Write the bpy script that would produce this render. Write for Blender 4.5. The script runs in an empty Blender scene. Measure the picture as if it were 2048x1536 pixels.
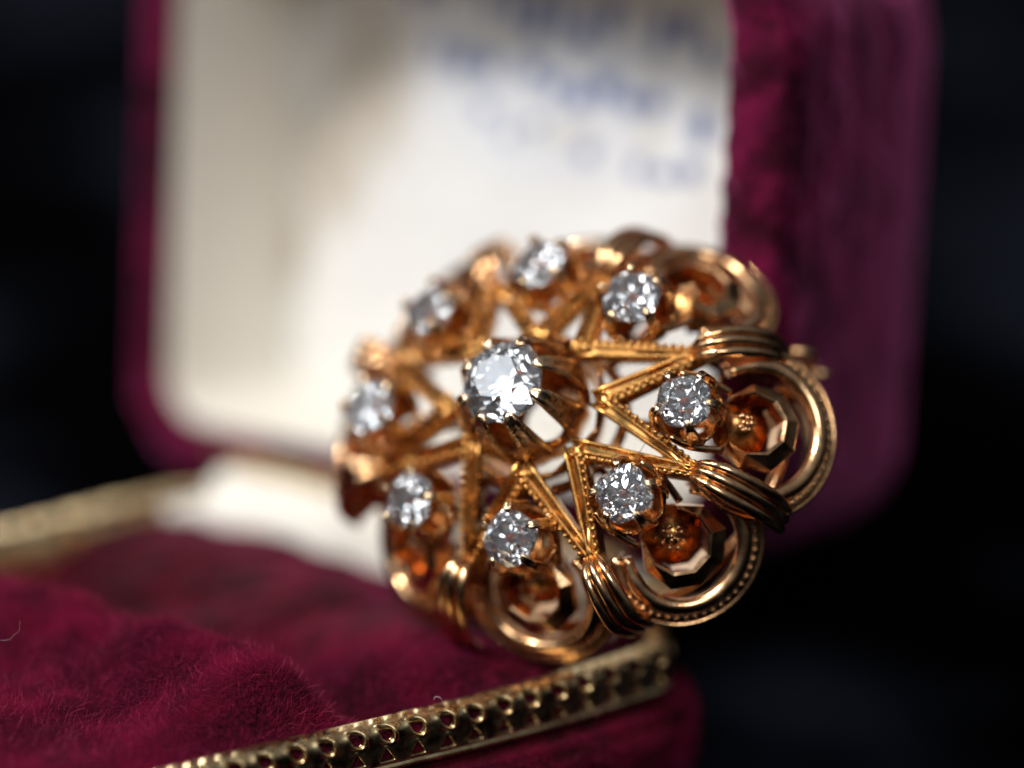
import bpy, math, random
import numpy as np
from mathutils import Matrix, Vector

random.seed(7)
rng = np.random.default_rng(7)
sc = bpy.context.scene
sc.unit_settings.scale_length = 0.01          # one unit is one centimetre

# ------------------------------------------------------------------ camera
PITCH = math.radians(20)
S, CO = math.sin(PITCH), math.cos(PITCH)
cd = bpy.data.cameras.new('camera')
cam = bpy.data.objects.new('camera', cd)
sc.collection.objects.link(cam)
CAM = Matrix.Translation((0, -15 * CO, 15 * S)) @ Matrix.Rotation(math.radians(90) - PITCH, 4, 'X')
cam.matrix_world = CAM
cd.sensor_width = 36
cd.lens = 108
cd.clip_start = 0.5
cd.clip_end = 500
cd.dof.use_dof = True
cd.dof.focus_distance = 14.92
cd.dof.aperture_fstop = 0.108 / 1.28
sc.camera = cam

# ------------------------------------------------------------------ world, lamps, exposure
w = bpy.data.worlds.new('World')
sc.world = w
w.use_nodes = True
nt = w.node_tree
bg = nt.nodes['Background']
tc = nt.nodes.new('ShaderNodeTexCoord')
sep = nt.nodes.new('ShaderNodeSeparateXYZ')
ramp = nt.nodes.new('ShaderNodeValToRGB')
nt.links.new(tc.outputs['Generated'], sep.inputs[0])
mr = nt.nodes.new('ShaderNodeMapRange')
mr.inputs['From Min'].default_value = -1
mr.inputs['From Max'].default_value = 1
nt.links.new(sep.outputs['Z'], mr.inputs['Value'])
nt.links.new(mr.outputs[0], ramp.inputs[0])
ramp.color_ramp.elements[0].color = (0.03, 0.03, 0.035, 1)
ramp.color_ramp.elements[0].position = 0.52
ramp.color_ramp.elements[1].color = (0.88, 0.93, 1.02, 1)
ramp.color_ramp.elements[1].position = 0.95
nt.links.new(ramp.outputs[0], bg.inputs[0])
bg.inputs[1].default_value = 0.20


def lamp(name, loc, target, size, power, col, sy=None):
    l = bpy.data.lights.new(name, 'AREA')
    l.energy = power
    l.color = col
    l.shape = 'RECTANGLE'
    l.size = size
    l.size_y = sy or size
    o = bpy.data.objects.new(name, l)
    sc.collection.objects.link(o)
    o.location = loc
    o.rotation_euler = (Vector(target) - Vector(loc)).to_track_quat('-Z', 'Y').to_euler()
    return o


lamp('sunlit_window_light', (-12.3, -8.6, 23.6), (0.3, 0.8, 0), 6.0, 7150, (1.0, 0.97, 0.94), 5.0)
lamp('side_window_light', (-17.5, -2.5, 16.0), (0, 0, 0), 12, 1150, (0.86, 0.93, 1.0), 9)
lamp('low_crest_light', (-12.5, 20, 9.5), (-0.8, -0.2, -0.8), 5, 3000, (1.0, 0.97, 0.95), 5)  # added lamp, not a window: catches the velvet crest from behind
lamp('front_fill_light', (1, -21, 19), (0, 0, 0), 10, 2300, (0.96, 0.98, 1.0), 8)  # added fill lamp, not a window: brightens the diamonds and shaded lining

vs = sc.view_settings
vs.view_transform = 'Standard'
vs.look = 'None'
vs.exposure = 0.12
vs.gamma = 1
sc.cycles.max_bounces = 20
sc.cycles.transmission_bounces = 18
sc.cycles.glossy_bounces = 8
sc.cycles.diffuse_bounces = 4
sc.cycles.transparent_max_bounces = 8
sc.cycles.sample_clamp_indirect = 12
sc.cycles.use_denoising = True
sc.cycles.blur_glossy = 0.3


# ------------------------------------------------------------------ materials
def new_mat(name):
    m = bpy.data.materials.new(name)
    m.use_nodes = True
    return m, m.node_tree, m.node_tree.nodes['Principled BSDF']


def noise_node(nt, scale, detail=3, coord='Object', rough=0.5, vec=None):
    tcn = nt.nodes.new('ShaderNodeTexCoord')
    n = nt.nodes.new('ShaderNodeTexNoise')
    n.inputs['Scale'].default_value = scale
    n.inputs['Detail'].default_value = detail
    n.inputs['Roughness'].default_value = rough
    nt.links.new(tcn.outputs[coord], n.inputs['Vector'])
    return n


def ramp_node(nt, src, stops):
    r = nt.nodes.new('ShaderNodeValToRGB')
    cr = r.color_ramp
    while len(cr.elements) < len(stops):
        cr.elements.new(0.5)
    for e, (p, c) in zip(cr.elements, stops):
        e.position = p
        e.color = (*c, 1)
    nt.links.new(src, r.inputs[0])
    return r


def gold(name, base, dark, rough=0.2, bump=0.004, scale=26.0):
    m, nt, b = new_mat(name)
    b.inputs['Metallic'].default_value = 1
    n = noise_node(nt, scale, 5, rough=0.6)
    r = ramp_node(nt, n.outputs[0], [(0.35, dark), (0.62, base)])
    pt = noise_node(nt, 5.5, 6, rough=0.7)
    pr = ramp_node(nt, pt.outputs[0], [(0.50, (1, 1, 1)), (0.68, (0.42, 0.34, 0.30))])
    pm = nt.nodes.new('ShaderNodeMix')
    pm.data_type = 'RGBA'
    pm.blend_type = 'MULTIPLY'
    pm.inputs[0].default_value = 0.8
    nt.links.new(r.outputs[0], pm.inputs[6])
    nt.links.new(pr.outputs[0], pm.inputs[7])
    nt.links.new(pm.outputs[2], b.inputs['Base Color'])
    mrn = nt.nodes.new('ShaderNodeMapRange')
    n2 = noise_node(nt, scale * 0.6, 4)
    nt.links.new(n2.outputs[0], mrn.inputs['Value'])
    mrn.inputs['From Min'].default_value = 0.3
    mrn.inputs['From Max'].default_value = 0.7
    mrn.inputs['To Min'].default_value = rough * 0.65
    mrn.inputs['To Max'].default_value = rough * 1.5
    nt.links.new(mrn.outputs[0], b.inputs['Roughness'])
    bp = nt.nodes.new('ShaderNodeBump')
    bp.inputs['Strength'].default_value = 0.5
    bp.inputs['Distance'].default_value = bump
    n3 = noise_node(nt, scale * 1.7, 4)
    nt.links.new(n3.outputs[0], bp.inputs['Height'])
    nt.links.new(bp.outputs[0], b.inputs['Normal'])
    return m


M_STAR = gold('star_gold', (0.82, 0.46, 0.145), (0.58, 0.28, 0.08), 0.24, 0.0012, 18)
M_ROSE = gold('rose_gold', (0.87, 0.55, 0.30), (0.68, 0.38, 0.18), 0.19, 0.0015, 16)
M_CLAW = gold('claw_gold', (0.84, 0.64, 0.40), (0.46, 0.27, 0.14), 0.20, 0.006, 30)
M_CUP = gold('collet_gold', (0.70, 0.34, 0.12), (0.40, 0.16, 0.05), 0.24, 0.005)
M_BRASS = gold('pale_brass', (0.86, 0.68, 0.38), (0.66, 0.48, 0.25), 0.27, 0.001)


def diamond_mat():
    m = bpy.data.materials.new('diamond')
    m.use_nodes = True
    nt = m.node_tree
    nt.nodes.clear()
    out = nt.nodes.new('ShaderNodeOutputMaterial')
    g = nt.nodes.new('ShaderNodeBsdfGlass')
    g.inputs['IOR'].default_value = 2.42
    g.inputs['Roughness'].default_value = 0.0
    g.inputs['Color'].default_value = (0.995, 0.998, 1, 1)
    df = nt.nodes.new('ShaderNodeBsdfDiffuse')
    df.inputs['Color'].default_value = (0.95, 0.97, 1, 1)
    mx = nt.nodes.new('ShaderNodeMixShader')
    mx.inputs[0].default_value = 0.022
    nt.links.new(g.outputs[0], mx.inputs[1])
    nt.links.new(df.outputs[0], mx.inputs[2])
    nt.links.new(mx.outputs[0], out.inputs[0])
    return m


M_DIAMOND = diamond_mat()


def velvet(name, base=(0.060, 0.0002, 0.006), sheen=(0.90, 0.07, 0.30), sw=0.4):
    m, nt, b = new_mat(name)
    n = noise_node(nt, 3.0, 6, rough=0.62)
    r = ramp_node(nt, n.outputs[0], [(0.42, tuple(c * 0.25 for c in base)), (0.60, base)])
    nt.links.new(r.outputs[0], b.inputs['Base Color'])
    b.inputs['Roughness'].default_value = 0.85
    b.inputs['Specular IOR Level'].default_value = 0.1
    b.inputs['Sheen Weight'].default_value = sw
    b.inputs['Sheen Roughness'].default_value = 0.30
    b.inputs['Sheen Tint'].default_value = (*sheen, 1)
    bp0 = nt.nodes.new('ShaderNodeBump')
    bp0.inputs['Strength'].default_value = 0.9
    bp0.inputs['Distance'].default_value = 0.16 if name == 'crimson_velvet' else 0.07
    n4 = noise_node(nt, 3.6, 3, rough=0.6)
    nt.links.new(n4.outputs[0], bp0.inputs['Height'])
    bp = nt.nodes.new('ShaderNodeBump')
    bp.inputs['Strength'].default_value = 0.6
    bp.inputs['Distance'].default_value = 0.03
    n3 = noise_node(nt, 30, 4)
    nt.links.new(bp0.outputs[0], bp.inputs['Normal'])
    nt.links.new(n3.outputs[0], bp.inputs['Height'])
    nt.links.new(bp.outputs[0], b.inputs['Normal'])
    return m


M_VELVET = velvet('crimson_velvet')
M_TUFT, _nt, _b = new_mat('bright_velvet_fibre')
_b.inputs['Base Color'].default_value = (0.42, 0.013, 0.09, 1)
_b.inputs['Roughness'].default_value = 0.5
M_LIDVELVET = velvet('lit_lid_velvet', (0.125, 0.004, 0.032), (0.9, 0.20, 0.50), 0.9)  # the same velvet, with the stronger light on the lid put into its colour
M_PILE, _nt, _b = new_mat('velvet_fibre')
_n = noise_node(_nt, 3.0, 6, rough=0.62)
_r = ramp_node(_nt, _n.outputs[0], [(0.38, (0.035, 0.0001, 0.004)), (0.64, (0.17, 0.0015, 0.024))])
_nt.links.new(_r.outputs[0], _b.inputs['Base Color'])
_b.inputs['Roughness'].default_value = 0.8
_b.inputs['Specular IOR Level'].default_value = 0.12
_b.inputs['Sheen Weight'].default_value = 0.8
_b.inputs['Sheen Tint'].default_value = (0.9, 0.07, 0.27, 1)


def satin_mat():
    m, nt, b = new_mat('printed_cream_satin')
    b.inputs['Roughness'].default_value = 0.42
    b.inputs['Sheen Weight'].default_value = 0.25
    tcn = nt.nodes.new('ShaderNodeTexCoord')
    sp = nt.nodes.new('ShaderNodeSeparateXYZ')
    nt.links.new(tcn.outputs['Object'], sp.inputs[0])

    def math_n(op, a, c=None, clamp=False):
        n = nt.nodes.new('ShaderNodeMath')
        n.operation = op
        n.use_clamp = clamp
        for i, v in enumerate((a, c)):
            if v is None:
                continue
            if isinstance(v, (int, float)):
                n.inputs[i].default_value = v
            else:
                nt.links.new(v, n.inputs[i])
        return n.outputs[0]

    def mix(fac, a, c):
        n = nt.nodes.new('ShaderNodeMix')
        n.data_type = 'RGBA'
        nt.links.new(fac, n.inputs[0])
        for i, v in ((6, a), (7, c)):
            if isinstance(v, tuple):
                n.inputs[i].default_value = (*v, 1)
            else:
                nt.links.new(v, n.inputs[i])
        return n.outputs[2]

    weave = noise_node(nt, 9, 3)
    base = ramp_node(nt, weave.outputs[0], [(0.3, (0.80, 0.795, 0.77)), (0.7, (0.86, 0.855, 0.84))]).outputs[0]
    x, z = sp.outputs['X'], sp.outputs['Z']

    def blob(cx, cz, rx, rz):
        a = math_n('MULTIPLY', math_n('SUBTRACT', x, cx), 1 / rx)
        c = math_n('MULTIPLY', math_n('SUBTRACT', z, cz), 1 / rz)
        d = math_n('ADD', math_n('MULTIPLY', a, a), math_n('MULTIPLY', c, c))
        return math_n('SUBTRACT', 1.25, d, True)
    # tan shadow of the lid rim, painted into the left of the lining
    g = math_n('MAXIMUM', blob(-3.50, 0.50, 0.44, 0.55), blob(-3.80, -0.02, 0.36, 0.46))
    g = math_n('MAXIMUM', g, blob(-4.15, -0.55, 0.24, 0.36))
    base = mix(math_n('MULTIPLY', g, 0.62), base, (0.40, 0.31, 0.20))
    for (cx, cz, rx, rz) in ((-2.54, 0.84, 0.4, 0.10), (-2.1, 0.36, 0.35, 0.10), (-1.5, 0.5, 0.12, 0.35)):
        base = mix(math_n('MULTIPLY', blob(cx, cz, rx, rz), 0.35), base, (0.50, 0.40, 0.18))
    base = mix(math_n('MULTIPLY', blob(-2.1, 0.60, 1.1, 0.65), 0.35), base, (0.42, 0.47, 0.60))
    # blue printed letter-like strokes on the right
    for (cx, cz, rx, rz) in PRINT:
        base = mix(math_n('MULTIPLY', blob(cx, cz, rx, rz), 1.0), base, (0.07, 0.12, 0.34))
    nt.links.new(base, b.inputs['Base Color'])
    return m


PRINT = []
_pr = random.Random(5)
for (_x0, _z0, _x1, _z1, _n, _h) in ((-3.15, 1.08, -1.15, 0.92, 13, 0.12), (-2.95, 0.74, -1.15, 0.48, 12, 0.10), (-2.6, 0.36, -1.2, 0.14, 9, 0.06)):
    for _i in range(_n):
        _t = _i / (_n - 1)
        if _pr.random() < 0.82:
            PRINT.append((_x0 + (_x1 - _x0) * _t, _z0 + (_z1 - _z0) * _t + _pr.uniform(-.07, .07), _pr.uniform(.045, .09), _h * _pr.uniform(.7, 1.3)))
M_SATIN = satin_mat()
M_CREAM, _nt, _b = new_mat('plain_cream_satin')
_b.inputs['Base Color'].default_value = (0.80, 0.76, 0.68, 1)
_b.inputs['Roughness'].default_value = 0.45

M_CLOTH, _nt, _b = new_mat('black_cloth')
_n = noise_node(_nt, 0.25, 3)
_r = ramp_node(_nt, _n.outputs[0], [(0.48, (0.0006, 0.0006, 0.0008)), (0.66, (0.011, 0.013, 0.020))])
_nt.links.new(_r.outputs[0], _b.inputs['Base Color'])
_b.inputs['Roughness'].default_value = 0.95
_b.inputs['Specular IOR Level'].default_value = 0.0
M_LINT, _nt, _b = new_mat('dark_lint')
_b.inputs['Base Color'].default_value = (0.05, 0.03, 0.03, 1)
_b.inputs['Roughness'].default_value = 0.5
M_LINT2, _nt, _b = new_mat('pale_lint')
_b.inputs['Base Color'].default_value = (0.40, 0.30, 0.34, 1)


# ------------------------------------------------------------------ mesh helpers
def link(name, data, parent=None, loc=None, mat4=None):
    o = bpy.data.objects.new(name, data)
    sc.collection.objects.link(o)
    if parent is not None:
        o.parent = parent
    if mat4 is not None:
        o.matrix_local = mat4
    elif loc is not None:
        o.location = loc
    return o


def make_mesh(name, v, f, mat, smooth=True):
    me = bpy.data.meshes.new(name)
    me.from_pydata([tuple(map(float, p)) for p in v], [], f)
    me.update()
    if smooth:
        me.polygons.foreach_set('use_smooth', [True] * len(me.polygons))
    me.materials.append(mat)
    return me


def obj(name, vf, mat, parent=None, smooth=True, mat4=None):
    return link(name, make_mesh(name, vf[0], vf[1], mat, smooth), parent, mat4=mat4)


def merge(*parts):
    V, Fc, n = [], [], 0
    for v, f in parts:
        V.extend([tuple(p) for p in v])
        Fc.extend([tuple(i + n for i in q) for q in f])
        n += len(v)
    return V, Fc


def catmull(pts, n, closed=False):
    P = np.array(pts, float)
    if closed:
        Q = np.vstack([P[-1], P, P[0], P[1]])
    else:
        Q = np.vstack([2 * P[0] - P[1], P, 2 * P[-1] - P[-2]])
    out = []
    segs = len(Q) - 3
    for i in range(segs):
        p0, p1, p2, p3 = Q[i:i + 4]
        for t in np.linspace(0, 1, 14, endpoint=False):
            out.append(0.5 * (2 * p1 + (p2 - p0) * t + (2 * p0 - 5 * p1 + 4 * p2 - p3) * t * t
                              + (3 * p1 - p0 - 3 * p2 + p3) * t ** 3))
    out.append(Q[-2])
    out = np.array(out)
    L = np.r_[0, np.cumsum(np.linalg.norm(np.diff(out, axis=0), axis=1))]
    s = np.linspace(0, L[-1], n + 1)[:-1] if closed else np.linspace(0, L[-1], n)
    return np.stack([np.interp(s, L, out[:, k]) for k in range(out.shape[1])], 1)


def unit(v):
    v = np.asarray(v, float)
    return v / (np.linalg.norm(v, axis=-1, keepdims=True) + 1e-12)


def sweep(path, ups, prof, scale=None, closed=False, caps=True):
    """closed 2D profile (side, up) swept along a path"""
    path = np.asarray(path, float)
    n = len(path)
    if closed:
        T = unit(np.roll(path, -1, 0) - np.roll(path, 1, 0))
    else:
        T = unit(np.gradient(path, axis=0))
    ups = np.broadcast_to(np.asarray(ups, float), path.shape)
    side = unit(np.cross(T, ups))
    up = unit(np.cross(side, T))
    prof = np.asarray(prof, float)
    m = len(prof)
    if scale is None:
        scale = np.ones((n, 2))
    scale = np.asarray(scale, float)
    if scale.ndim == 1:
        scale = np.stack([scale, scale], 1)
    V = (path[:, None] + side[:, None] * (prof[None, :, 0] * scale[:, :1])[..., None]
         + up[:, None] * (prof[None, :, 1] * scale[:, 1:])[..., None]).reshape(-1, 3)
    Fc = []
    for i in range(n if closed else n - 1):
        j = (i + 1) % n
        for k in range(m):
            l = (k + 1) % m
            Fc.append((i * m + k, i * m + l, j * m + l, j * m + k))
    if caps and not closed:
        Fc.append(tuple(range(m - 1, -1, -1)))
        Fc.append(tuple((n - 1) * m + k for k in range(m)))
    return V, Fc


def circ(r, n=10, ry=None):
    a = np.arange(n) / n * 2 * math.pi
    return np.stack([r * np.cos(a), (ry or r) * np.sin(a)], 1)


def tube(path, r, ups=(0, 0, 1), n=10, scale=None, closed=False, ry=None):
    return sweep(path, ups, circ(r, n, ry), scale, closed)


def sphere(c, r, seg=8, rings=5, sz=1.0):
    V = [(c[0], c[1], c[2] + r * sz)]
    for i in range(1, rings):
        t = math.pi * i / rings
        for j in range(seg):
            a = 2 * math.pi * j / seg
            V.append((c[0] + r * math.sin(t) * math.cos(a), c[1] + r * math.sin(t) * math.sin(a), c[2] + r * sz * math.cos(t)))
    V.append((c[0], c[1], c[2] - r * sz))
    Fc = [(0, 1 + j, 1 + (j + 1) % seg) for j in range(seg)]
    for i in range(rings - 2):
        for j in range(seg):
            a, b = 1 + i * seg + j, 1 + i * seg + (j + 1) % seg
            Fc.append((a, a + seg, b + seg, b))
    e = len(V) - 1
    o = 1 + (rings - 2) * seg
    Fc += [(e, o + (j + 1) % seg, o + j) for j in range(seg)]
    return V, Fc


def grid_faces(nu, nv, wrap_u=False):
    Fc = []
    for i in range(nu if wrap_u else nu - 1):
        j = (i + 1) % nu
        for k in range(nv - 1):
            Fc.append((i * nv + k, j * nv + k, j * nv + k + 1, i * nv + k + 1))
    return Fc


def lathe_wall(prof_fn, nphi, thick):
    """closed wall: prof_fn(phi) -> list of (r, z) outer points bottom to top"""
    V = []
    for i in range(nphi):
        phi = 2 * math.pi * i / nphi
        P = prof_fn(phi)
        ring = list(P) + [(r - thick, z) for r, z in P[::-1]]
        for r, z in ring:
            V.append((r * math.cos(phi), r * math.sin(phi), z))
    m = len(ring)
    Fc = []
    for i in range(nphi):
        j = (i + 1) % nphi
        for k in range(m):
            l = (k + 1) % m
            Fc.append((i * m + k, j * m + k, j * m + l, i * m + l))
    return V, Fc


# ------------------------------------------------------------------ old mine cut stone
def stone_mesh(R, cush=0.06, rot=0.0, seed=0):
    rg = random.Random(seed)
    rt, rs, rp, rc = 0.54 * R, 0.76 * R, 0.78 * R, 0.20 * R
    hc, hg, hp = 0.34 * R, 0.05 * R, 0.78 * R
    c22 = math.cos(math.pi / 8)
    V = []

    def add(r, k, z):
        a = k * math.pi / 4
        s = 1 + cush * (-math.cos(4 * a))
        j = 1 + rg.uniform(-0.012, 0.012)
        V.append((r * s * j * math.cos(a), r * s * j * math.sin(a), z))
        return len(V) - 1
    T = [add(rt, k, hg + hc) for k in range(8)]
    Sx = [add(rs, k + .5, hg + hc * (R - rs * c22) / (R - rt)) for k in range(8)]
    G1 = [add(R, k / 2, hg * (1.0 if k % 2 == 0 else 0.72)) for k in range(16)]
    G0 = [add(R, k / 2, -hg * (1.0 if k % 2 == 0 else 0.72)) for k in range(16)]
    Pv = [add(rp, k + .5, -hg - hp * (R - rp * c22) / (R - rc * c22)) for k in range(8)]
    Cl = [add(rc, k + .5, -hg - hp) for k in range(8)]
    Fc = [tuple(T)]
    for k in range(8):
        k1 = (k + 1) % 8
        km = (k - 1) % 8
        Fc.append((T[k], Sx[k], T[k1]))
        Fc += [(T[k], Sx[km], G1[2 * k]), (T[k], G1[2 * k], Sx[k])]
        m = 2 * k + 1
        Fc += [(Sx[k], G1[2 * k], G1[m]), (Sx[k], G1[m], G1[(2 * k + 2) % 16])]
        Fc += [(G0[2 * k], Pv[k], G0[m]), (G0[m], Pv[k], G0[(2 * k + 2) % 16])]
        Fc += [(G0[2 * k], Pv[km], Cl[km]), (G0[2 * k], Cl[km], Cl[k]), (G0[2 * k], Cl[k], Pv[k])]
    for k in range(16):
        l = (k + 1) % 16
        Fc.append((G1[k], G0[k], G0[l], G1[l]))
    Fc.append(tuple(Cl[::-1]))
    ca, sa = math.cos(rot), math.sin(rot)
    V = [(x * ca - y * sa, x * sa + y * ca, z) for x, y, z in V]
    return V, Fc


# ------------------------------------------------------------------ THE BROOCH
RB = np.array([[0.89947, 0.08415, -0.4288], [0.08415, 0.92957, 0.35892], [0.4288, -0.35892, 0.82904]])
LB = Matrix([[*RB[0], 0.050], [*RB[1], -0.072], [*RB[2], -15.3], [0, 0, 0, 1]])
brooch = bpy.data.objects.new('brooch', None)
sc.collection.objects.link(brooch)
brooch.empty_display_size = 0.3
brooch.matrix_world = CAM @ LB
brooch['label'] = 'antique gold star brooch set with nine old cut diamonds, tilted in the velvet box'
brooch['category'] = 'brooch'

STONES = [(0.877, -0.085), (0.589, -0.54), (-0.004, -0.731), (-0.591, -0.494), (-0.874, 0.036), (-0.589, 0.553), (0.019, 0.738), (0.554, 0.502)]
TIPS = [(0.896, -0.385), (0.371, -0.826), (-0.345, -0.782), (-0.918, -0.233), (-0.913, 0.377), (-0.341, 0.77), (0.313, 0.741), (0.854, 0.25)]
INNER = [(0.426, -0.029), (0.304, -0.29), (0.027, -0.386), (-0.28, -0.216), (-0.45, 0.013), (-0.32, 0.328), (0.028, 0.362), (0.299, 0.263)]
APEX = [1.40, 1.275, 1.15, 1.22, 1.40, 1.33, 1.15, 1.27]
HT, HI = -0.213, -0.023
PHI = [math.atan2(y, x) for x, y in STONES]


def claw(base_phi, ctrl, wid, tipw, n=16, ridge=True):
    c = catmull([(r, 0, h) for r, h in ctrl], n)
    ca, sa = math.cos(base_phi), math.sin(base_phi)
    path = np.stack([c[:, 0] * ca, c[:, 0] * sa, c[:, 2]], 1)
    ups = np.array([ca, sa, 0.35])
    t = np.linspace(0, 1, n)
    wd = wid + (tipw - wid) * np.clip(t * 1.05, 0, 1) ** 1.25
    end = np.where(t > 0.9, np.sqrt(np.clip(1 - ((t - 0.9) / 0.1) ** 2, 0.02, 1)), 1)
    th = (0.62 * tipw + (0.30 * wid - 0.62 * tipw) * np.clip(1 - t * 1.3, 0, 1))
    th = np.maximum(th, tipw * 0.5)
    prof = [(-1, -0.5), (-0.95, 0.25), (-0.72, 0.72), (-0.38, 0.68), (0, 0.52), (0.38, 0.68), (0.72, 0.72), (0.95, 0.25), (1, -0.5), (0.4, -0.9), (-0.4, -0.9)]
    return sweep(path, ups, prof, np.stack([wd * end, th * end], 1))


# centre stone in its buttercup collet
def cup_prof(phi):
    g = abs(math.cos(4 * (phi)))                      # 0 midway on claws at 22.5, 1 between
    top = 0.015 - 0.085 * g ** 1.2
    return [(0.150, -0.32), (0.165, -0.27), (0.225, -0.19), (0.275, -0.12), (0.296, top)]


cs = obj('centre_collet', lathe_wall(cup_prof, 96, 0.030), M_CUP, brooch)
cs['label'] = 'tall buttercup collet holding the large centre diamond'
R0 = 0.218
obj('diamond', stone_mesh(R0, 0.03, math.radians(8), 3), M_DIAMOND, cs, smooth=False, mat4=Matrix.Translation((0, 0, 0.225)))
for k in range(8):
    a = math.radians(22.5 + 45 * k + random.uniform(-4, 4))
    obj('prong', claw(a, [(0.262, -0.20), (0.305, -0.08), (0.306, 0.03), (0.268, 0.150), (0.232, 0.235), (0.182, 0.262)],
                      0.100, 0.034, 18), M_CLAW, cs)
rope = [tube(np.array([[0.262 * math.cos(t), 0.262 * math.sin(t), -0.148] for t in np.linspace(0, 2 * math.pi, 64, endpoint=False)]), 0.014, closed=True, n=8),
        tube(np.array([[0.17 * math.cos(t), 0.17 * math.sin(t), -0.30] for t in np.linspace(0, 2 * math.pi, 48, endpoint=False)]), 0.026, closed=True, n=8)]
obj('collet_ring', merge(*rope), M_CUP, cs)

# eight small stones
PR5 = [[15, 100, 180, 240, 305], [55, 125, 205, 285, 350], [20, 85, 150, 235, 310], [0, 75, 150, 215, 290],
       [30, 100, 170, 245, 320], [10, 85, 160, 230, 300], [40, 110, 185, 255, 325], [25, 95, 165, 240, 310]]
PR5[0], PR5[1] = PR5[1], PR5[0]
RAD = [0.138, 0.142, 0.142, 0.142, 0.146, 0.142, 0.142, 0.150]
for k in range(8):
    x, y = STONES[k]
    phi = PHI[k]
    R = RAD[k]
    q = R / 0.15
    rad = Vector((math.cos(phi), math.sin(phi), 0))
    tilt = Matrix.Rotation(math.radians(8 if k == 4 else 13), 4, Vector((0, 0, 1)).cross(rad))
    M = Matrix.Translation((x, y, 0)) @ tilt

    def pf(p):
        g = 0.5 + 0.5 * math.cos(5 * (p - math.radians(PR5[k][0])))
        return [(0.085 * q, -0.36), (0.10 * q, -0.30), (0.160 * q, -0.250), (0.192 * q, -0.175 + 0.055 * g)]
    st = obj('stone_collet', lathe_wall(pf, 60, 0.022), M_CUP, brooch, mat4=M)
    obj('diamond', stone_mesh(R, 0.05 if k != 1 else 0.07, math.radians(10 + 23 * k), 11 + k), M_DIAMOND, st, smooth=False,
        mat4=Matrix.Translation((0, 0, -0.02)))
    for d in PR5[k]:
        obj('prong', claw(math.radians(d), [(0.180 * q, -0.20), (0.200 * q, -0.12), (0.192 * q, -0.04), (0.168 * q, 0.024), (0.124 * q, 0.040)],
                          0.044, 0.0185, 12), M_CLAW, st)


def at_h(p, h):
    return np.array([p[0], p[1], h])


# star rays
for k in range(8):
    tip = at_h(TIPS[k], HT)
    arms, beads = [], []
    for s, kk in ((0, k), (1, (k + 1) % 8)):
        inn = at_h(INNER[kk], HI)
        d = unit(tip - inn)
        nrm = np.array([0, 0, 1.0])
        side = unit(np.cross(d, nrm))
        toward = at_h(STONES[kk], HI) - (inn + tip) / 2
        if np.dot(side, toward) < 0:
            side = -side
        p0, p1 = inn - d * 0.025 - side * 0.010, tip + d * 0.01 + side * 0.002
        line = np.linspace(p0, p1, 8)
        L = np.linalg.norm(p1 - p0)
        taper = np.linspace(1.0, 0.52, 8)
        arms.append(sweep(line - nrm * 0.012, nrm, [(-.050, -.09), (-.050, .000), (-.040, .006), (-.012, -.006), (.014, -.008), (.028, -.006), (.049, -.009), (.046, -.09)], np.stack([taper, np.ones(8)], 1)))
        off = side[None] * (0.043 * taper)[:, None]
        arms.append(tube(line - off + nrm * 0.003, 0.0120, n=8))
        arms.append(tube(line + off * 0.22 - nrm * 0.008, 0.0085, n=8))
        nb = int(L / 0.039)
        for i in range(nb):
            t = (i + 0.5) / nb
            r = 0.0138 * random.uniform(0.88, 1.1)
            c = p0 + (p1 - p0) * t + side * (0.040 * (1 - .48 * t)) + nrm * 0.006
            beads.append(sphere(c, r, 8, 5))
    arms.append(sphere(at_h(INNER[k], HI - 0.020), 0.036, 12, 8, 0.5))
    # web plate filling the tip
    a0, a1 = at_h(INNER[k], HI), at_h(INNER[(k + 1) % 8], HI)
    q0, q1 = tip + (a0 - tip) * 0.62, tip + (a1 - tip) * 0.62
    w_ = np.array([tip, q0, (q0 + q1) / 2 * 0.55 + tip * 0.45, q1])
    zt = np.array([0, 0, 0.018])
    arms.append(([*(w_ - zt * .8), *(w_ - zt * 2.2)], [(0, 1, 2, 3), (7, 6, 5, 4), (0, 4, 5, 1), (1, 5, 6, 2), (2, 6, 7, 3), (3, 7, 4, 0)]))
    ray = obj('star_ray', merge(*arms), M_STAR, brooch)
    b = obj('milgrain', merge(*beads), M_STAR, ray)
    b['kind'] = 'stuff'

# triple wire bundles running from each star tip down over the edge
for k in range(8):
    tx, ty = TIPS[k]
    rT = math.hypot(tx, ty)
    ph = math.atan2(ty, tx)
    rh = np.array([math.cos(ph), math.sin(ph), 0])
    tg = np.array([-math.sin(ph), math.cos(ph), 0])
    z = np.array([0, 0, 1.0])
    strands = []
    for j in (-1, 0, 1):
        ctl = [rh * (rT - 0.07) + tg * j * 0.016 + z * (HT + 0.0),
               rh * (rT + 0.04) + tg * j * 0.044 + z * (HT + 0.040 + 0.012 * (j == 0)),
               rh * (rT + 0.16) + tg * j * 0.058 + z * (HT - 0.00 + 0.014 * (j == 0)),
               rh * (rT + 0.27) + tg * j * 0.060 + z * (HT - 0.12 + 0.010 * (j == 0)),
               rh * (rT + (0.32 if k != 1 else 0.26)) + tg * j * 0.058 + z * (HT - 0.26),
               rh * (rT + (0.32 if k != 1 else 0.22)) + tg * j * 0.050 + z * (HT - 0.40)]
        path = catmull(ctl, 26)
        scl = np.clip(np.linspace(0.35, 3.2, 26), 0, 1)
        strands.append(tube(path, 0.0290, ups=rh + z, n=12, scale=scl))
    core = obj('wire_bundle', strands[1], M_ROSE, brooch)
    obj('wire_strand', strands[0], M_ROSE, core)
    obj('wire_strand', strands[2], M_ROSE, core)

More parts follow.
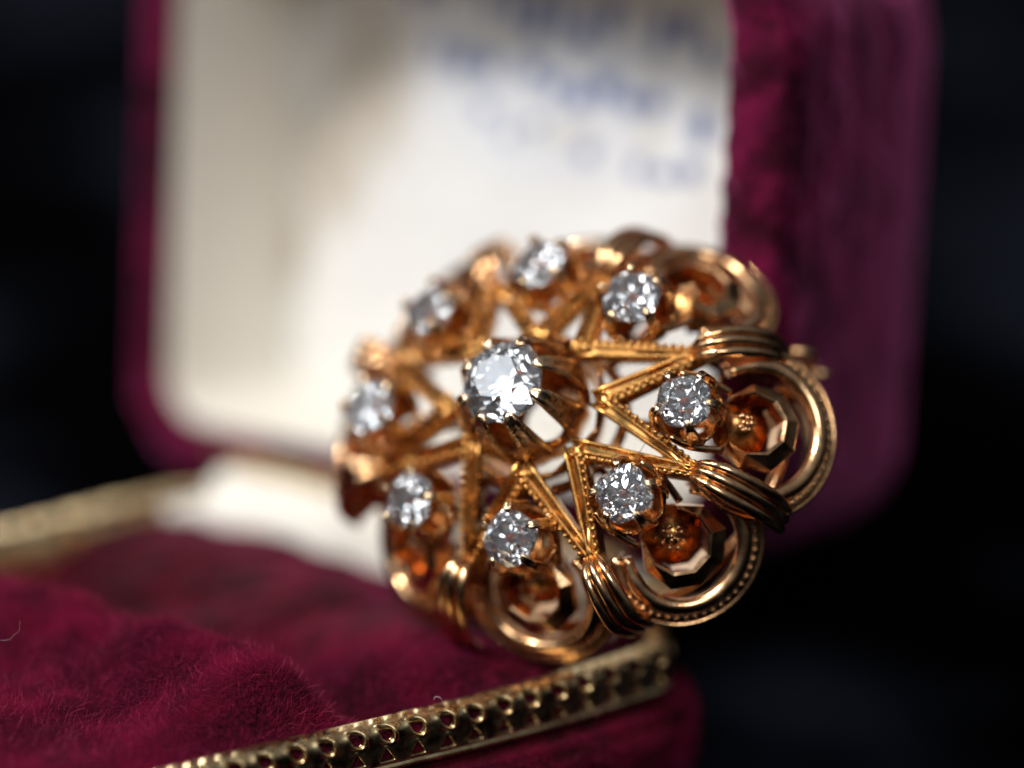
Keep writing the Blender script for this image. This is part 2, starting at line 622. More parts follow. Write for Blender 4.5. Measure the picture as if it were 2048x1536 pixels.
# scalloped loops, facetted arches and granules
for k in range(8):
    phi = PHI[k]
    if k in (2, 6):
        phi = math.radians(-92 if k == 2 else 90)
    rh = np.array([math.cos(phi), math.sin(phi), 0])
    tg = np.array([-math.sin(phi), math.cos(phi), 0])
    z = np.array([0, 0, 1.0])
    beta = math.radians(40)
    e1 = rh * math.cos(beta) - z * math.sin(beta)       # outward along the dome
    nn = rh * math.sin(beta) + z * math.cos(beta)       # loop plane normal
    LR = 0.295 * (1.04 if k in (0, 4, 5) else 0.94)
    C = rh * (APEX[k] - (LR + 0.06) * math.cos(beta)) + z * (-0.62 + LR * math.sin(beta))
    th = np.radians(np.linspace(-132, 132, 44))

    def arc(rad, up, stretch=1.10):
        return np.array([C + e1 * (rad * math.cos(t)) + tg * (rad * stretch * math.sin(t)) + nn * up for t in th])
    out_dir = np.array([e1 * math.cos(t) + tg * math.sin(t) for t in th])
    tp = np.ones(44)
    tp[:5] = np.linspace(0.55, 1, 5)
    tp[-5:] = np.linspace(1, 0.55, 5)
    # polished rim
    rim = sweep(arc(LR, 0.0), nn, [(-.036, -.055), (-.042, .0), (-.033, .026), (0, .038), (.030, .026), (.040, 0.0), (.036, -.055)], tp)
    # lower bead flange and its edge wire
    fl = sweep(arc(LR + 0.045, -0.03), nn, [(-.05, -.012), (-.05, .006), (.03, .002), (.045, -.010), (.045, -.02)], tp)
    ew = tube(arc(LR + 0.092, -0.045), 0.013, ups=nn, n=8, scale=tp)
    # gallery wall standing under the loop
    wall = sweep(arc(LR + 0.01, -0.14), nn, [(-.012, -.10), (-.012, .10), (.012, .10), (.012, -.10)], tp)
    loop = obj('scallop_loop', merge(rim, fl, ew), M_ROSE, brooch)
    obj('gallery_wall', wall, M_ROSE, loop)
    bd = []
    nb = 27
    for i in range(nb):
        t = math.radians(-100 + 200 * (i + .5) / nb)
        c = C + e1 * ((LR + 0.056) * math.cos(t)) + tg * ((LR + 0.056) * 1.10 * math.sin(t)) - nn * 0.018
        bd.append(sphere(c, 0.0145 * random.uniform(.9, 1.08), 8, 5))
    b = obj('milgrain', merge(*bd), M_ROSE, loop)
    b['kind'] = 'stuff'
    # facetted horseshoe arch
    NA = 7
    C2 = C - e1 * 0.065 + nn * 0.045
    a6 = np.radians(np.linspace(-132, 132, NA + 1))
    V, Fc = [], []
    ri, ro, hi_, ho = 0.158, 0.245, 0.036, -0.012
    rows = [(ri - 0.012, -0.15), (ri - 0.006, hi_ - 0.004), (ri + 0.010, hi_ + 0.004), (ro - 0.004, ho + 0.012), (ro, ho - 0.03), (ri + 0.01, -0.16)]
    nseg = 4
    cnt = 0
    for i in range(NA):
        for jj in range(2):
            t = a6[i + jj]
            for (r, h) in rows:
                fz = 1 - 0.85 * max(0, (abs(t) - 1.2) / 1.1)
                r = ri + (r - ri) * fz
                V.append(C2 + e1 * (r * math.cos(t) * 1.05) + tg * (r * math.sin(t)) + nn * h)
        b0 = i * 12
        for m_ in range(6):
            l = (m_ + 1) % 6
            Fc.append((b0 + m_, b0 + l, b0 + 6 + l, b0 + 6 + m_))
        if i == 0:
            Fc.append(tuple(range(b0 + 5, b0 - 1, -1)))
        if i == NA - 1:
            Fc.append(tuple(range(b0 + 6, b0 + 12)))
    ar = obj('facetted_arch', (V, Fc), M_ROSE, brooch, smooth=False)
    bv = ar.modifiers.new('soft_edges', 'BEVEL')
    bv.width = 0.004
    bv.segments = 2
    for sg in (-1, 1):
        ta = math.radians(128) * sg
        q_ = [C2 + e1 * (0.19 * math.cos(ta)) + tg * (0.19 * math.sin(ta)) - nn * 0.03,
              C2 - e1 * 0.20 + tg * sg * 0.168 - nn * 0.02, C2 - e1 * 0.30 + tg * sg * 0.180 + nn * 0.0, C2 - e1 * 0.40 + tg * sg * 0.165 + nn * 0.02]
        obj('scroll_wire', tube(catmull(q_, 18), 0.020, ups=nn, n=8), M_ROSE, brooch)
    # granulation cluster on a small domed plate beside the stone
    C3 = C2 - e1 * 0.03 + nn * 0.0
    plate = []
    NP = 20
    PV = [C3 + nn * 0.01]
    for ring_r, hh in ((0.052, -0.01), (0.082, -0.040), (0.150, -0.085), (0.152, -0.11)):
        for i in range(NP):
            t = 2 * math.pi * i / NP
            PV.append(C3 + e1 * ring_r * math.cos(t) + tg * ring_r * math.sin(t) + nn * hh)
    PF = [(0, 1 + i, 1 + (i + 1) % NP) for i in range(NP)]
    for r_ in range(3):
        for i in range(NP):
            a, b_ = 1 + r_ * NP + i, 1 + r_ * NP + (i + 1) % NP
            PF.append((a, a + NP, b_ + NP, b_))
    pl = obj('granule_plate', (PV, PF), M_CUP, brooch)
    gs = []
    for rr, cnt_, o in ((0.010, 2, 0), (0.032, 5, 0.2), (0.058, 8, 0.5 * k)):
        for i in range(cnt_):
            t = 2 * math.pi * i / cnt_ + o + random.uniform(-.35, .35)
            rr = rr * random.uniform(0.85, 1.12)
            gs.append(sphere(C3 + e1 * rr * math.cos(t) + tg * rr * math.sin(t) + nn * (0.015 - rr * .40), 0.0135 * random.uniform(.7, 1.2), 8, 5))
    g_ = obj('granulation', merge(*gs), M_ROSE, pl)
    g_['kind'] = 'stuff'
    # support post from the stone collet to the back rings
    sx, sy = STONES[k]
    s_in = np.array([sx, sy, -0.34])
    post = merge(tube(np.linspace(s_in, np.array([sx * 0.5, sy * 0.5, -0.36]), 6), 0.026, n=8),
                 tube(np.linspace(s_in, C - nn * 0.12 + e1 * LR * 0.0, 6), 0.026, n=8))
    obj('support_post', post, M_CUP, brooch)

# lobed gallery standing under the inner points of the star
def gal(p):
    g = abs(math.cos(4 * p))
    return [(0.30, -0.36), (0.33, -0.30), (0.375, -0.20), (0.40, -0.13 + 0.05 * g)]


obj('inner_gallery', lathe_wall(gal, 96, 0.022), M_CUP, brooch)
# back rings
tt = np.linspace(0, 2 * math.pi, 96, endpoint=False)
ring1 = tube(np.stack([0.40 * np.cos(tt) * 1.05, 0.37 * np.sin(tt), np.full(96, -0.33)], 1), 0.030, closed=True, n=8)
ring2 = tube(np.stack([1.10 * np.cos(tt) * 1.04, 0.98 * np.sin(tt), np.full(96, -0.68)], 1), 0.035, closed=True, n=8)
obj('back_ring', ring1, M_CUP, brooch)
obj('back_ring', ring2, M_ROSE, brooch)
# pin, its joint and the catch
pin = obj('pin_stem', tube(catmull([(-0.75, 0.64, -0.90), (0, 0.62, -0.95), (0.8, 0.52, -1.02), (1.22, 0.42, -1.05)], 24), 0.024, n=8), M_ROSE, brooch)
cr = [tube(np.array([[1.10 + 0.08 * math.cos(t), 0.48, -0.92 + 0.08 * math.sin(t)] for t in np.linspace(-2.2, 2.2, 16)]), 0.025, ups=(0, 1, 0), n=8)]
obj('catch', merge(*cr), M_ROSE, brooch)

# ------------------------------------------------------------------ THE BOX
box = bpy.data.objects.new('jewel_box', None)
sc.collection.objects.link(box)
box.location = (-1.6, 0.4, -2.8)
box['label'] = 'open crimson velvet jewellery box with pierced brass edging and cream satin lid lining'
box['category'] = 'jewellery box'
BI = Matrix.Translation((1.6, -0.4, 2.8))
ZR = -1.516
OUT = catmull([(-4.9, -1.4), (-4.2, -2.6), (-2.9, -2.02), (-1.50, -1.16), (-0.133, -0.42), (0.62, 0.08), (0.80, 0.30), (0.72, 0.66),
               (0.20, 1.15), (-0.9, 2.0), (-1.62, 2.42), (-2.05, 2.38), (-2.876, 1.849), (-4.3, 1.05), (-4.95, 0.2)], 560, closed=True)
_T = unit(np.roll(OUT, -1, 0) - np.roll(OUT, 1, 0))
ON = np.stack([_T[:, 1], -_T[:, 0]], 1)          # outward (path runs counter-clockwise)
if ((ON * (OUT - OUT.mean(0))).sum(1)).mean() < 0:
    ON = -ON
OL = np.r_[0, np.cumsum(np.linalg.norm(np.diff(np.vstack([OUT, OUT[:1]]), axis=0), axis=1))]
PER = OL[-1]


def rim_point(s, off, z):
    s = np.mod(s, PER)
    f = np.interp(s, OL, np.arange(len(OUT) + 1))
    i = np.floor(f).astype(int) % len(OUT)
    j = (i + 1) % len(OUT)
    t = (f - np.floor(f))[..., None]
    p = OUT[i] * (1 - t) + OUT[j] * t
    n = unit(ON[i] * (1 - t) + ON[j] * t)
    q = p + n * off[..., None]
    return np.stack([q[..., 0], q[..., 1], z + np.zeros_like(s)], -1)


# profile of the edging: t < 0 runs inward over the top, t > 0 folds down outside
def edge_prof(t, h):
    t = np.asarray(t, float)
    r = 0.042
    a = np.clip(t / r, 0, math.pi / 2)
    off = np.where(t < 0, t, r * np.sin(a)) - 0.03
    z = np.where(t < 0, -0.10 * np.clip(-t, 0, 1) ** 1.3, -(r - r * np.cos(a))) - np.clip(t - r * math.pi / 2, 0, None)
    na = np.where(t < 0, 0.12 * t * 4, np.sin(a))
    nz = np.sqrt(np.clip(1 - na ** 2, 0, 1))
    return off + na * h, ZR + z + nz * h


def cell_rect(s0, s1, t0, t1, contour, bump, lift_dir):
    """plate with one hole: rings from the hole contour out to the rectangle"""
    N = len(contour)
    c0 = contour.mean(0)
    d = unit(contour - c0)
    k = np.minimum(np.where(d[:, 0] > 0, (s1 - c0[0]) / np.maximum(d[:, 0], 1e-9), (s0 - c0[0]) / np.minimum(d[:, 0], -1e-9)),
                   np.where(d[:, 1] > 0, (t1 - c0[1]) / np.maximum(d[:, 1], 1e-9), (t0 - c0[1]) / np.minimum(d[:, 1], -1e-9)))
    outer = c0 + d * k[:, None]
    # snap the closest points onto the corners
    for cx, cy in ((s0, t0), (s0, t1), (s1, t0), (s1, t1)):
        i = np.argmin(((outer - (cx, cy)) ** 2).sum(1))
        outer[i] = (cx, cy)
    g = np.clip(d @ np.array(lift_dir), 0, 1) ** 0.7
    R, H = [], []
    R.append(contour + d * 0.004); H.append(np.full(N, -0.026))
    R.append(contour.copy()); H.append(bump * (0.25 + g) * 0.55)
    R.append(contour + np.minimum(0.008, 0.25 * (k - 0.03))[:, None] * d); H.append(bump * (0.25 + g))
    R.append(contour + np.minimum(0.018, 0.5 * np.abs(k - 0.035))[:, None] * d); H.append(bump * (0.1 + 0.55 * g))
    R.append(contour * 0.35 + outer * 0.65); H.append(np.zeros(N))
    R.append(outer); H.append(np.zeros(N))
    st = np.array(R).reshape(-1, 2)
    h = np.array(H).reshape(-1)
    Fc = []
    for i in range(len(R) - 1):
        for j in range(N):
            l = (j + 1) % N
            Fc.append((i * N + j, i * N + l, (i + 1) * N + l, (i + 1) * N + j))
    return st, h, Fc


NCELL = int(round(PER / 0.16))
PC = PER / NCELL
NA_ = 28
aa = np.arange(NA_) / NA_ * 2 * math.pi
# comma-shaped opening, leaning
hx = 0.035 * np.cos(aa)
hy = 0.050 * np.sin(aa)
comma = np.stack([PC * .5 + hx + 0.35 * hy, 0.052 + hy * 0.95 - 0.1 * hx], 1)
tri = []
corners = np.array([(PC * .5, 0.134), (PC * .5 - 0.044, 0.205), (PC * .5 + 0.044, 0.205)])
for i in range(3):
    a_, b_ = corners[i], corners[(i + 1) % 3]
    for t in np.linspace(0, 1, 8, endpoint=False):
        tri.append(a_ * (1 - t) + b_ * t)
tri = np.array(tri)
tri = tri * 0.8 + np.roll(tri, 1, 0) * 0.1 + np.roll(tri, -1, 0) * 0.1
c_st, c_h, c_f = cell_rect(0, PC, 0.0, 0.118, comma, 0.016, (0.6, 0.8))
t_st, t_h, t_f = cell_rect(0, PC, 0.118, 0.228, tri, 0.006, (0.0, 1.0))
# roped inner border and lower bead
gs_, gt_ = np.meshgrid(np.linspace(0, PC, 15), np.linspace(-0.085, 0.0, 9), indexing='ij')
r_st = np.stack([gs_.ravel(), gt_.ravel()], 1)
fade = np.sin(np.clip(-r_st[:, 1] / 0.085, 0, 1) * math.pi) ** 0.5
r_h = 0.010 * fade * np.abs(np.sin((r_st[:, 0] / PC * 2 + r_st[:, 1] / PC * 0.8) * math.pi))
r_f = [tuple(q[::-1]) for q in grid_faces(15, 9)]
ls, lt = np.meshgrid(np.linspace(0, PC, 5), np.linspace(0.228, 0.262, 5), indexing='ij')
l_st = np.stack([ls.ravel(), lt.ravel()], 1)
l_h = 0.012 * np.sin((l_st[:, 1] - 0.228) / 0.034 * math.pi)
l_f = [tuple(q[::-1]) for q in grid_faces(5, 5)]
allst = np.vstack([c_st, t_st, r_st, l_st])
allh = np.concatenate([c_h, t_h, r_h, l_h])
o1, o2, o3 = len(c_st), len(c_st) + len(t_st), len(c_st) + len(t_st) + len(r_st)
allf = list(c_f) + [tuple(i + o1 for i in q) for q in t_f] + [tuple(i + o2 for i in q) for q in r_f] + [tuple(i + o3 for i in q) for q in l_f]
for c in range(NCELL):
    off, z = edge_prof(allst[:, 1], allh * random.uniform(0.85, 1.1))
    jig = random.uniform(-0.007, 0.007) * np.sin(math.pi * np.clip(allst[:, 0] / PC, 0, 1)) ** 2
    dent = random.uniform(-0.006, 0.004) * np.sin(math.pi * np.clip(allst[:, 0] / PC, 0, 1)) ** 2
    P = rim_point(c * PC + allst[:, 0] + jig, off + dent, z)
    obj('edging_segment', (P, allf), M_BRASS, box, mat4=BI)

# velvet shell of the base
ns = 360
ss = np.linspace(0, PER, ns, endpoint=False)
prof = [(-0.20, -0.09), (-0.06, -0.05), (-0.045, -0.06), (-0.020, -0.10), (-0.015, -0.20), (-0.012, -0.264), (0.06, -0.292), (0.125, -0.33), (0.14, -0.45), (0.11, -0.8), (0.06, -1.15), (0.0, -1.28), (-0.3, -1.29)]
V = []
for i, s_ in enumerate(ss):
    for o_, z_ in prof:
        w_ = 0.012 * math.sin(s_ * 7) + 0.008 * math.sin(s_ * 17 + 2) if z_ < -0.33 else 0
        V.append((s_, o_ + w_, ZR + z_))
V = np.array(V)
P = rim_point(V[:, 0], V[:, 1], V[:, 2])
obj('base_shell', (P, [tuple(q[::-1]) for q in grid_faces(ns, len(prof), True)]), M_VELVET, box, mat4=BI)

# cushion ------------------------------------------------------------------
HU = np.array([-0.83, 0.56])
HV = np.array([0.56, 0.83])


def ridges(u, v):
    return (0.040 * np.sin(2.1 * u + 1.3 * v + 0.4) + 0.026 * np.sin(4.3 * u - 2.2 * v + 1.7) + 0.014 * np.sin(7.9 * u + 3.1 * v)
            + 0.008 * np.sin(11.3 * u - 8.1 * v + 2.2) + 0.006 * np.sin(19 * u + 13 * v + 1.0))


def smooth(a, b, x):
    t = np.clip((x - a) / (b - a), 0, 1)
    return t * t * (3 - 2 * t)


def cushion_z(X, Y):
    P = np.stack([X, Y], -1)
    u, v = P @ HU, P @ HV
    vr = v + 0.05 * np.sin(1.7 * u + 0.6)
    front = -1.315 - 0.20 * smooth(-1.06, -1.6, vr) + 0.0 * u
    front = front - 0.66 * smooth(-1.00, -0.70, vr) ** 1.2
    bu = smooth(0.5, 1.3, u)
    back = -1.49 - bu * 0.36 * smooth(0.62, -0.42, vr) - 0.55 * smooth(-0.36, -0.68, vr) ** 1.4 - 0.17 * smooth(0.0, 1.0, vr)
    z = np.where(vr < -0.66, front, np.maximum(back, -2.05))
    z = z + ridges(u, v) * np.where(vr < -0.66, 1.0, 0.7)
    return z


def edge_dist(X, Y):
    P = np.stack([X.ravel(), Y.ravel()], 1)
    out = np.full(len(P), 1e9)
    O = OUT[::2]
    for i in range(0, len(P), 4000):
        d = np.linalg.norm(P[i:i + 4000, None] - O[None], axis=2)
        j = d.argmin(1)
        sg = -((P[i:i + 4000] - O[j]) * ON[::2][j]).sum(1)
        out[i:i + 4000] = sg
    return out.reshape(X.shape)


gx = np.linspace(-5.1, 1.2, 240)
gy = np.linspace(-2.9, 2.6, 200)
GX, GY = np.meshgrid(gx, gy, indexing='ij')
ED = edge_dist(GX, GY)


def full_z(X, Y, E_):
    z = cushion_z(X, Y)
    k = smooth(0.10, 0.42, E_)
    return z * k + (1 - k) * np.minimum(z, ZR - 0.07)


GZ = full_z(GX, GY, ED)
keep = ED > 0.06
idx = -np.ones(GX.shape, int)
idx[keep] = np.arange(keep.sum())
V = np.stack([GX[keep], GY[keep], GZ[keep]], 1)
Fc = []
for i in range(239):
    for j in range(199):
        q = (idx[i, j], idx[i + 1, j], idx[i + 1, j + 1], idx[i, j + 1])
        if min(q) >= 0:
            Fc.append(tuple(int(a) for a in q))
cushion = obj('cushion', (V, Fc), M_VELVET, box, mat4=BI)


def pile(name, pts, nrm, length, rad, mat, parent, jitter=0.35):
    n = len(pts)
    hc = bpy.data.hair_curves.new(name)
    hc.add_curves([4] * n)
    lean = unit(nrm + rng.normal(0, jitter, (n, 3)))
    bend = rng.normal(0, 0.22, (n, 3))
    P = np.empty((n, 4, 3))
    ln = (length * rng.uniform(0.6, 1.25, n))[:, None]
    for i in range(4):
        t = i / 3
        P[:, i] = pts + (lean * t + bend * t * t) * ln - nrm * 0.006
    hc.attributes['position'].data.foreach_set('vector', P.reshape(-1).astype(np.float32))
    ra = hc.attributes.get('radius') or hc.attributes.new('radius', 'FLOAT', 'POINT')
    R = np.tile(np.array([1, .9, .75, .3]) * rad, n)
    ra.data.foreach_set('value', R.astype(np.float32))
    hc.materials.append(mat)
    o = link(name, hc, parent, mat4=BI)
    o['kind'] = 'stuff'
    return o


def cushion_pile():
    N = 330000
    X = rng.uniform(-3.4, 0.9, N)
    Y = rng.uniform(-2.2, 1.1, N)
    # denser towards the front rows that lie in focus
    f = interp_grid(ED, X, Y)
    v = X * HV[0] + Y * HV[1]
    k = (f > 0.10) & (v < -0.2 + rng.uniform(-0.3, 0.3, N)) & (v > -2.6)
    X, Y, f = X[k], Y[k], f[k]
    e = 0.01
    z = full_z(X, Y, f)
    zx = (full_z(X + e, Y, interp_grid(ED, X + e, Y)) - z) / e
    zy = (full_z(X, Y + e, interp_grid(ED, X, Y + e)) - z) / e
    n = unit(np.stack([-zx, -zy, np.ones_like(z)], 1))
    # crushed areas: the nap leans one way or the other in patches
    a = 2.2 * np.sin(1.9 * X + 2.3 * Y + 1.5 * np.sin(3.1 * X - 2 * Y)) + 1.2 * np.sin(5.2 * X - 4.1 * Y)
    lean = np.stack([np.cos(a) * 0.75 + 0.30, np.sin(a) * 0.75 + 0.1, np.zeros_like(a)], 1)
    n = unit(n + lean)
    pts = np.stack([X, Y, z], 1)
    pile('velvet_pile', pts, n, 0.050, 0.0010, M_PILE, box)
    m_ = rng.uniform(0, 1, len(pts)) < 0.075
    pile('loose_velvet_pile', pts[m_], n[m_], 0.062, 0.0009, M_TUFT, box, 0.6)


def interp_grid(G, X, Y):
    fx = np.clip((X - gx[0]) / (gx[1] - gx[0]), 0, 238.999)
    fy = np.clip((Y - gy[0]) / (gy[1] - gy[0]), 0, 198.999)
    i, j = fx.astype(int), fy.astype(int)
    a, b = fx - i, fy - j
    return G[i, j] * (1 - a) * (1 - b) + G[i + 1, j] * a * (1 - b) + G[i, j + 1] * (1 - a) * b + G[i + 1, j + 1] * a * b


cushion_pile()
# pile on the outside of the base just under the edging
n_ = 50000
s_ = rng.uniform(0, PER, n_)
# only the run of the shell beside the near rim
test = rim_point(s_, np.full(n_, 0.08), -1.9)
k = (test[:, 1] < 0.6) & (test[:, 0] > -2.2)
s_ = s_[k]
tz = rng.uniform(0, 1, len(s_)) ** 1.6
off = 0.07 + 0.065 * np.minimum(tz * 4, 1)
zz = ZR - 0.295 - tz * 0.35
pts = rim_point(s_, off, zz)
nrm = unit(rim_point(s_, off + 0.1, zz) - pts)
up_ = np.clip(1 - tz * 5, 0, 1)
nrm = unit(nrm + np.stack([np.zeros_like(up_), np.zeros_like(up_), up_ + 0.1], 1))
pile('velvet_pile', pts, nrm, 0.045, 0.0013, M_PILE, box)
# pile showing through the openings
n_ = 60000
s_ = rng.uniform(0, PER, n_)
test = rim_point(s_, np.full(n_, 0.0), -1.6)
k = (test[:, 1] < 0.5) & (test[:, 0] > -1.6)
s_ = s_[k]
tz = rng.uniform(0, 1, len(s_))
zz = ZR - 0.05 - tz * 0.19
off = np.interp(-(zz - ZR), [0.05, 0.06, 0.10, 0.30], [-0.070, -0.038, -0.018, -0.014])
pts = rim_point(s_, off, zz)
nrm = unit(rim_point(s_, off + 0.1, zz) - pts + np.array([0, 0, 0.03]))
pile('velvet_pile', pts, nrm, 0.018, 0.0010, M_PILE, box)

# ------------------------------------------------------------------ lid
AL, RO = math.radians(9.5), math.radians(3)
LX0 = np.array([0.83, -0.56, 0]); LX0 = unit(LX0)
BB = unit(np.array([0.56, 0.83, 0]))
U0 = math.cos(AL) * np.array([0, 0, 1]) + math.sin(AL) * BB
LY = math.cos(AL) * BB - math.sin(AL) * np.array([0, 0, 1])
LXx = math.cos(RO) * LX0 + math.sin(RO) * U0
LU = math.cos(RO) * U0 - math.sin(RO) * LX0
LM = Matrix([[LXx[0], LY[0], LU[0], 1.387], [LXx[1], LY[1], LU[1], 1.07], [LXx[2], LY[2], LU[2], 0.35], [0, 0, 0, 1]])
LM = BI @ LM
X0, X1, Z0, Z1, RC, DL = -4.36, 0.0, -1.86, 1.56, 0.62, 1.70


def arch_lift(x, z):
    return 0.46 * (1 - ((x + 2.18) / 2.2) ** 2) * smooth(0.2, 1.3, z)


def rrect(inset, n=64):
    x0, x1, z0, z1 = X0 + inset * 0.6, X1 - inset, Z0 + inset, Z1 - inset
    x1 -= 0.22 * inset
    r = max(RC - inset, 0.12)
    pts = []
    for cx, cz, a0 in ((x1 - r, z0 + r, -90), (x1 - r, z1 - r, 0), (x0 + r, z1 - r, 90), (x0 + r, z0 + r, 180)):
        for i in range(12):
            a = math.radians(a0 + 90 * i / 11)
            pts.append((cx + r * math.cos(a), cz + r * math.sin(a)))
        nxt = pts[-1]
    # subdivide the straight runs
    out = []
    P_ = pts + [pts[0]]
    for a, b in zip(P_[:-1], P_[1:]):
        d = math.hypot(a[0] - b[0], a[1] - b[1])
        m = 1 + (90 if d > 0.8 else 0)
        for t in range(m):
            out.append((a[0] + (b[0] - a[0]) * t / m, a[1] + (b[1] - a[1]) * t / m))
    out = np.array(out)
    out[:, 1] += arch_lift(out[:, 0], out[:, 1])
    return out


def lid_sweep(prof, wobble=0.0):
    rows = []
    for k_, (ins, y) in enumerate(prof):
        R_ = rrect(0.0)
        Ri = rrect(ins)
        rows.append(np.stack([Ri[:, 0], np.full(len(Ri), y), Ri[:, 1]], 1))
    A = np.stack(rows, 1)
    if wobble:
        t = np.arange(len(A))[:, None]
        kk = np.arange(A.shape[1])[None]
        A[..., 1] += wobble * (np.abs(np.sin(t * 0.42 + kk * 0.9)) * np.abs(np.sin(t * 0.42 - kk * 0.9 + 0.4)) * 2.2 - 1 + 0.5 * np.sin(t * 0.63 - kk * 1.7 + 1))
    return A.reshape(-1, 3), [tuple(q[::-1]) for q in grid_faces(len(A), len(prof), True)]


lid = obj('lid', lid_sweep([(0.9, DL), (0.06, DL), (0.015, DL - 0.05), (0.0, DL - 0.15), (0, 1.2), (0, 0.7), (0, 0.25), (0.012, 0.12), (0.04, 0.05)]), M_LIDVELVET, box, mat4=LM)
back = rrect(0.88)
obj('lid_back', (np.stack([back[:, 0], np.full(len(back), DL - 0.004), back[:, 1]], 1), [tuple(range(len(back)))]), M_VELVET, lid)
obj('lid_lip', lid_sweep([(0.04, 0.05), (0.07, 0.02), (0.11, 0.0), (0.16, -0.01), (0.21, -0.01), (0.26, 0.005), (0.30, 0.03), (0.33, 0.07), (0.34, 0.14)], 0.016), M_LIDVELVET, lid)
YB = 1.32
obj('lid_lining', lid_sweep([(0.34, 0.13), (0.345, 0.5), (0.35, 0.9), (0.36, YB)]), M_CREAM, lid)
# puffed printed satin panel
px_ = np.linspace(X0 + 0.22, X1 - 0.43, 70)
pz_ = np.linspace(Z0 + 0.37, Z1 - 0.37, 70)
PX, PZ = np.meshgrid(px_, pz_, indexing='ij')
cx_, cz_ = (px_[0] + px_[-1]) / 2, (pz_[0] + pz_[-1]) / 2
ex = np.abs((PX - cx_) / (px_[-1] - px_[0]) * 2)
ez = np.abs((PZ - cz_) / (pz_[-1] - pz_[0]) * 2)
dome = (1 - ex ** 3) * (1 - ez ** 3)
PY = YB - 0.02 - 0.22 * dome + 0.02 * np.sin(3 * PX + 2 * PZ) + 0.014 * np.sin(6 * PX - 3 * PZ)
PZ = PZ + arch_lift(PX, PZ)
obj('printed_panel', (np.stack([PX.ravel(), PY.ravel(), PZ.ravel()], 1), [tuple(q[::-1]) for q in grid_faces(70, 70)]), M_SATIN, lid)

# hinge, satin gusset and brass joint
hp = [np.array([*(np.array([0.62, 1.08]) + (np.array([-1.75, 2.62]) - np.array([0.62, 1.08])) * t), -1.40]) for t in np.linspace(0, 1, 12)]
obj('hinge_rod', tube(hp, 0.045, n=12), M_BRASS, box, mat4=BI)
gus = []
for t in np.linspace(0, 1, 16):
    a = np.array([0.62, 0.80]) * (1 - t) + np.array([-1.75, 2.42]) * t
    for s_k in np.linspace(0, 1, 8):
        p = a + HV * (s_k * 0.52 - 0.10)
        gus.append((p[0], p[1], -1.545 + 0.10 * math.sin(s_k * math.pi) + 0.03 * s_k + 0.012 * math.sin(t * 23 + s_k * 3)))
obj('satin_gusset', (gus, grid_faces(16, 8)), M_CREAM, box, mat4=BI)


# cream satin collar standing inside the back and left rim
cs_ = np.linspace(0, PER, 200)
cp = rim_point(cs_, np.full(200, 0.0), 0.0)
k0 = int(np.argmin((cp[:, 0] - 0.72) ** 2 + (cp[:, 1] - 0.66) ** 2))
k1 = int(np.argmin((cp[:, 0] + 4.3) ** 2 + (cp[:, 1] - 1.05) ** 2))
cs2 = np.linspace(cs_[k0], cs_[k1], 90)
cv = []
for i_, q_ in enumerate(cs2):
    for o_, z_ in ((-0.27, -0.42), (-0.26, -0.20), (-0.235, -0.06), (-0.20, -0.02), (-0.16, -0.03)):
        cv.append(rim_point(np.array([q_]), np.array([o_ + 0.008 * math.sin(i_ * 1.1)]), ZR + z_)[0])
kc = int(np.argmin([(q[0] + 2.0) ** 2 + (q[1] - 2.2) ** 2 for q in cv[2::5]]))
obj('satin_collar', (cv[:(kc + 1) * 5], grid_faces(kc + 1, 5)), M_CREAM, box, mat4=BI)
obj('brass_liner', (cv[kc * 5:], grid_faces(90 - kc, 5)), M_BRASS, box, mat4=BI)


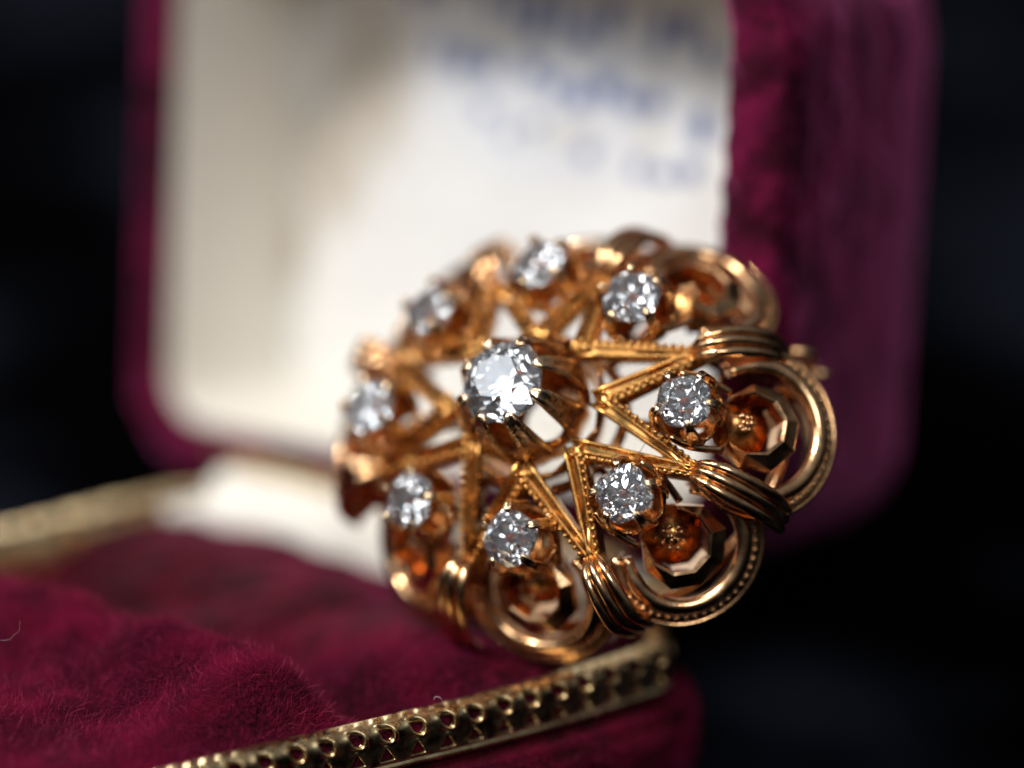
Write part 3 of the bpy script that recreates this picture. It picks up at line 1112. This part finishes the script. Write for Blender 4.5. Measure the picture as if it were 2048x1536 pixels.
def small_box(c, sx, sy, sz, ang, bev=0.015):
    P_ = []
    for z_, ins in ((-sz, bev), (-sz + bev, 0), (sz - bev, 0), (sz, bev)):
        for x_, y_ in ((-1, -1), (1, -1), (1, 1), (-1, 1)):
            xx, yy = x_ * (sx - ins), y_ * (sy - ins)
            P_.append((c[0] + xx * math.cos(ang) - yy * math.sin(ang), c[1] + xx * math.sin(ang) + yy * math.cos(ang), c[2] + z_))
    Fq = [(3, 2, 1, 0), (12, 13, 14, 15)]
    for r_ in range(3):
        for i in range(4):
            j = (i + 1) % 4
            Fq.append((r_ * 4 + i, r_ * 4 + j, r_ * 4 + 4 + j, r_ * 4 + 4 + i))
    return P_, Fq


obj('hinge_plate', small_box((0.72, 0.62, -1.43), 0.13, 0.05, 0.09, math.radians(146)), M_BRASS, box, mat4=BI)

# ------------------------------------------------------------------ table and backdrop (black cloth)
def cloth(name, fn, nu, nv):
    V_ = [fn(i / (nu - 1), j / (nv - 1)) for i in range(nu) for j in range(nv)]
    o = obj(name, (V_, grid_faces(nu, nv)), M_CLOTH)
    o['kind'] = 'structure'
    return o


cloth('table', lambda a, b: (-60 + 120 * a, -30 + 90 * b, -2.82 + 0.0 * a), 30, 30)
cloth('backdrop', lambda a, b: (-60 + 120 * a, 40 + 3.0 * math.sin(a * 37) + 1.5 * math.sin(a * 71 + b * 3), -3 + 60 * b), 160, 10)


# ------------------------------------------------------------------ lint
def px(x, y, d):
    return CAM @ Vector(((x - 1024) / 6144 * d, -(y - 768) / 6144 * d, -d))


def fibre(name, pts, r, mat, label):
    P_ = catmull([tuple(px(*p)) for p in pts], 30)
    c = P_.mean(0)
    me = make_mesh(name, *tube(P_ - c, r, n=6), mat)
    o = link(name, me, loc=tuple(c))
    o['label'] = label
    o['category'] = 'fibre'
    return o


fibre('lint_fibre', [(1233, 884, 14.80), (1229, 900, 14.80), (1232, 906, 14.80), (1233, 910, 14.80), (1222, 915, 14.80), (1212, 924, 14.82), (1209, 936, 14.85)], 0.0016, M_LINT,
      'dark kinked lint fibre standing above the prong of the lower right diamond')
fibre('lint_fibre', [(1291, 886, 14.84), (1284, 897, 14.86), (1277, 907, 14.88)], 0.0013, M_LINT,
      'short straight lint fibre lying across the beaded star ray')
fibre('lint_fibre', [(2, 1281, 14.98), (18, 1279, 14.97), (30, 1268, 14.96), (38, 1262, 14.95), (40, 1243, 14.94)], 0.0006, M_LINT2,
      'pale curled lint fibre on the front velvet roll at the far left')
fibre('lint_fibre', [(868, 1400, 14.98), (870, 1394, 14.98), (880, 1395, 14.97), (884, 1402, 14.98)], 0.0016, M_LINT2,
      'tiny pale lint loop caught on top of the pierced brass edging')
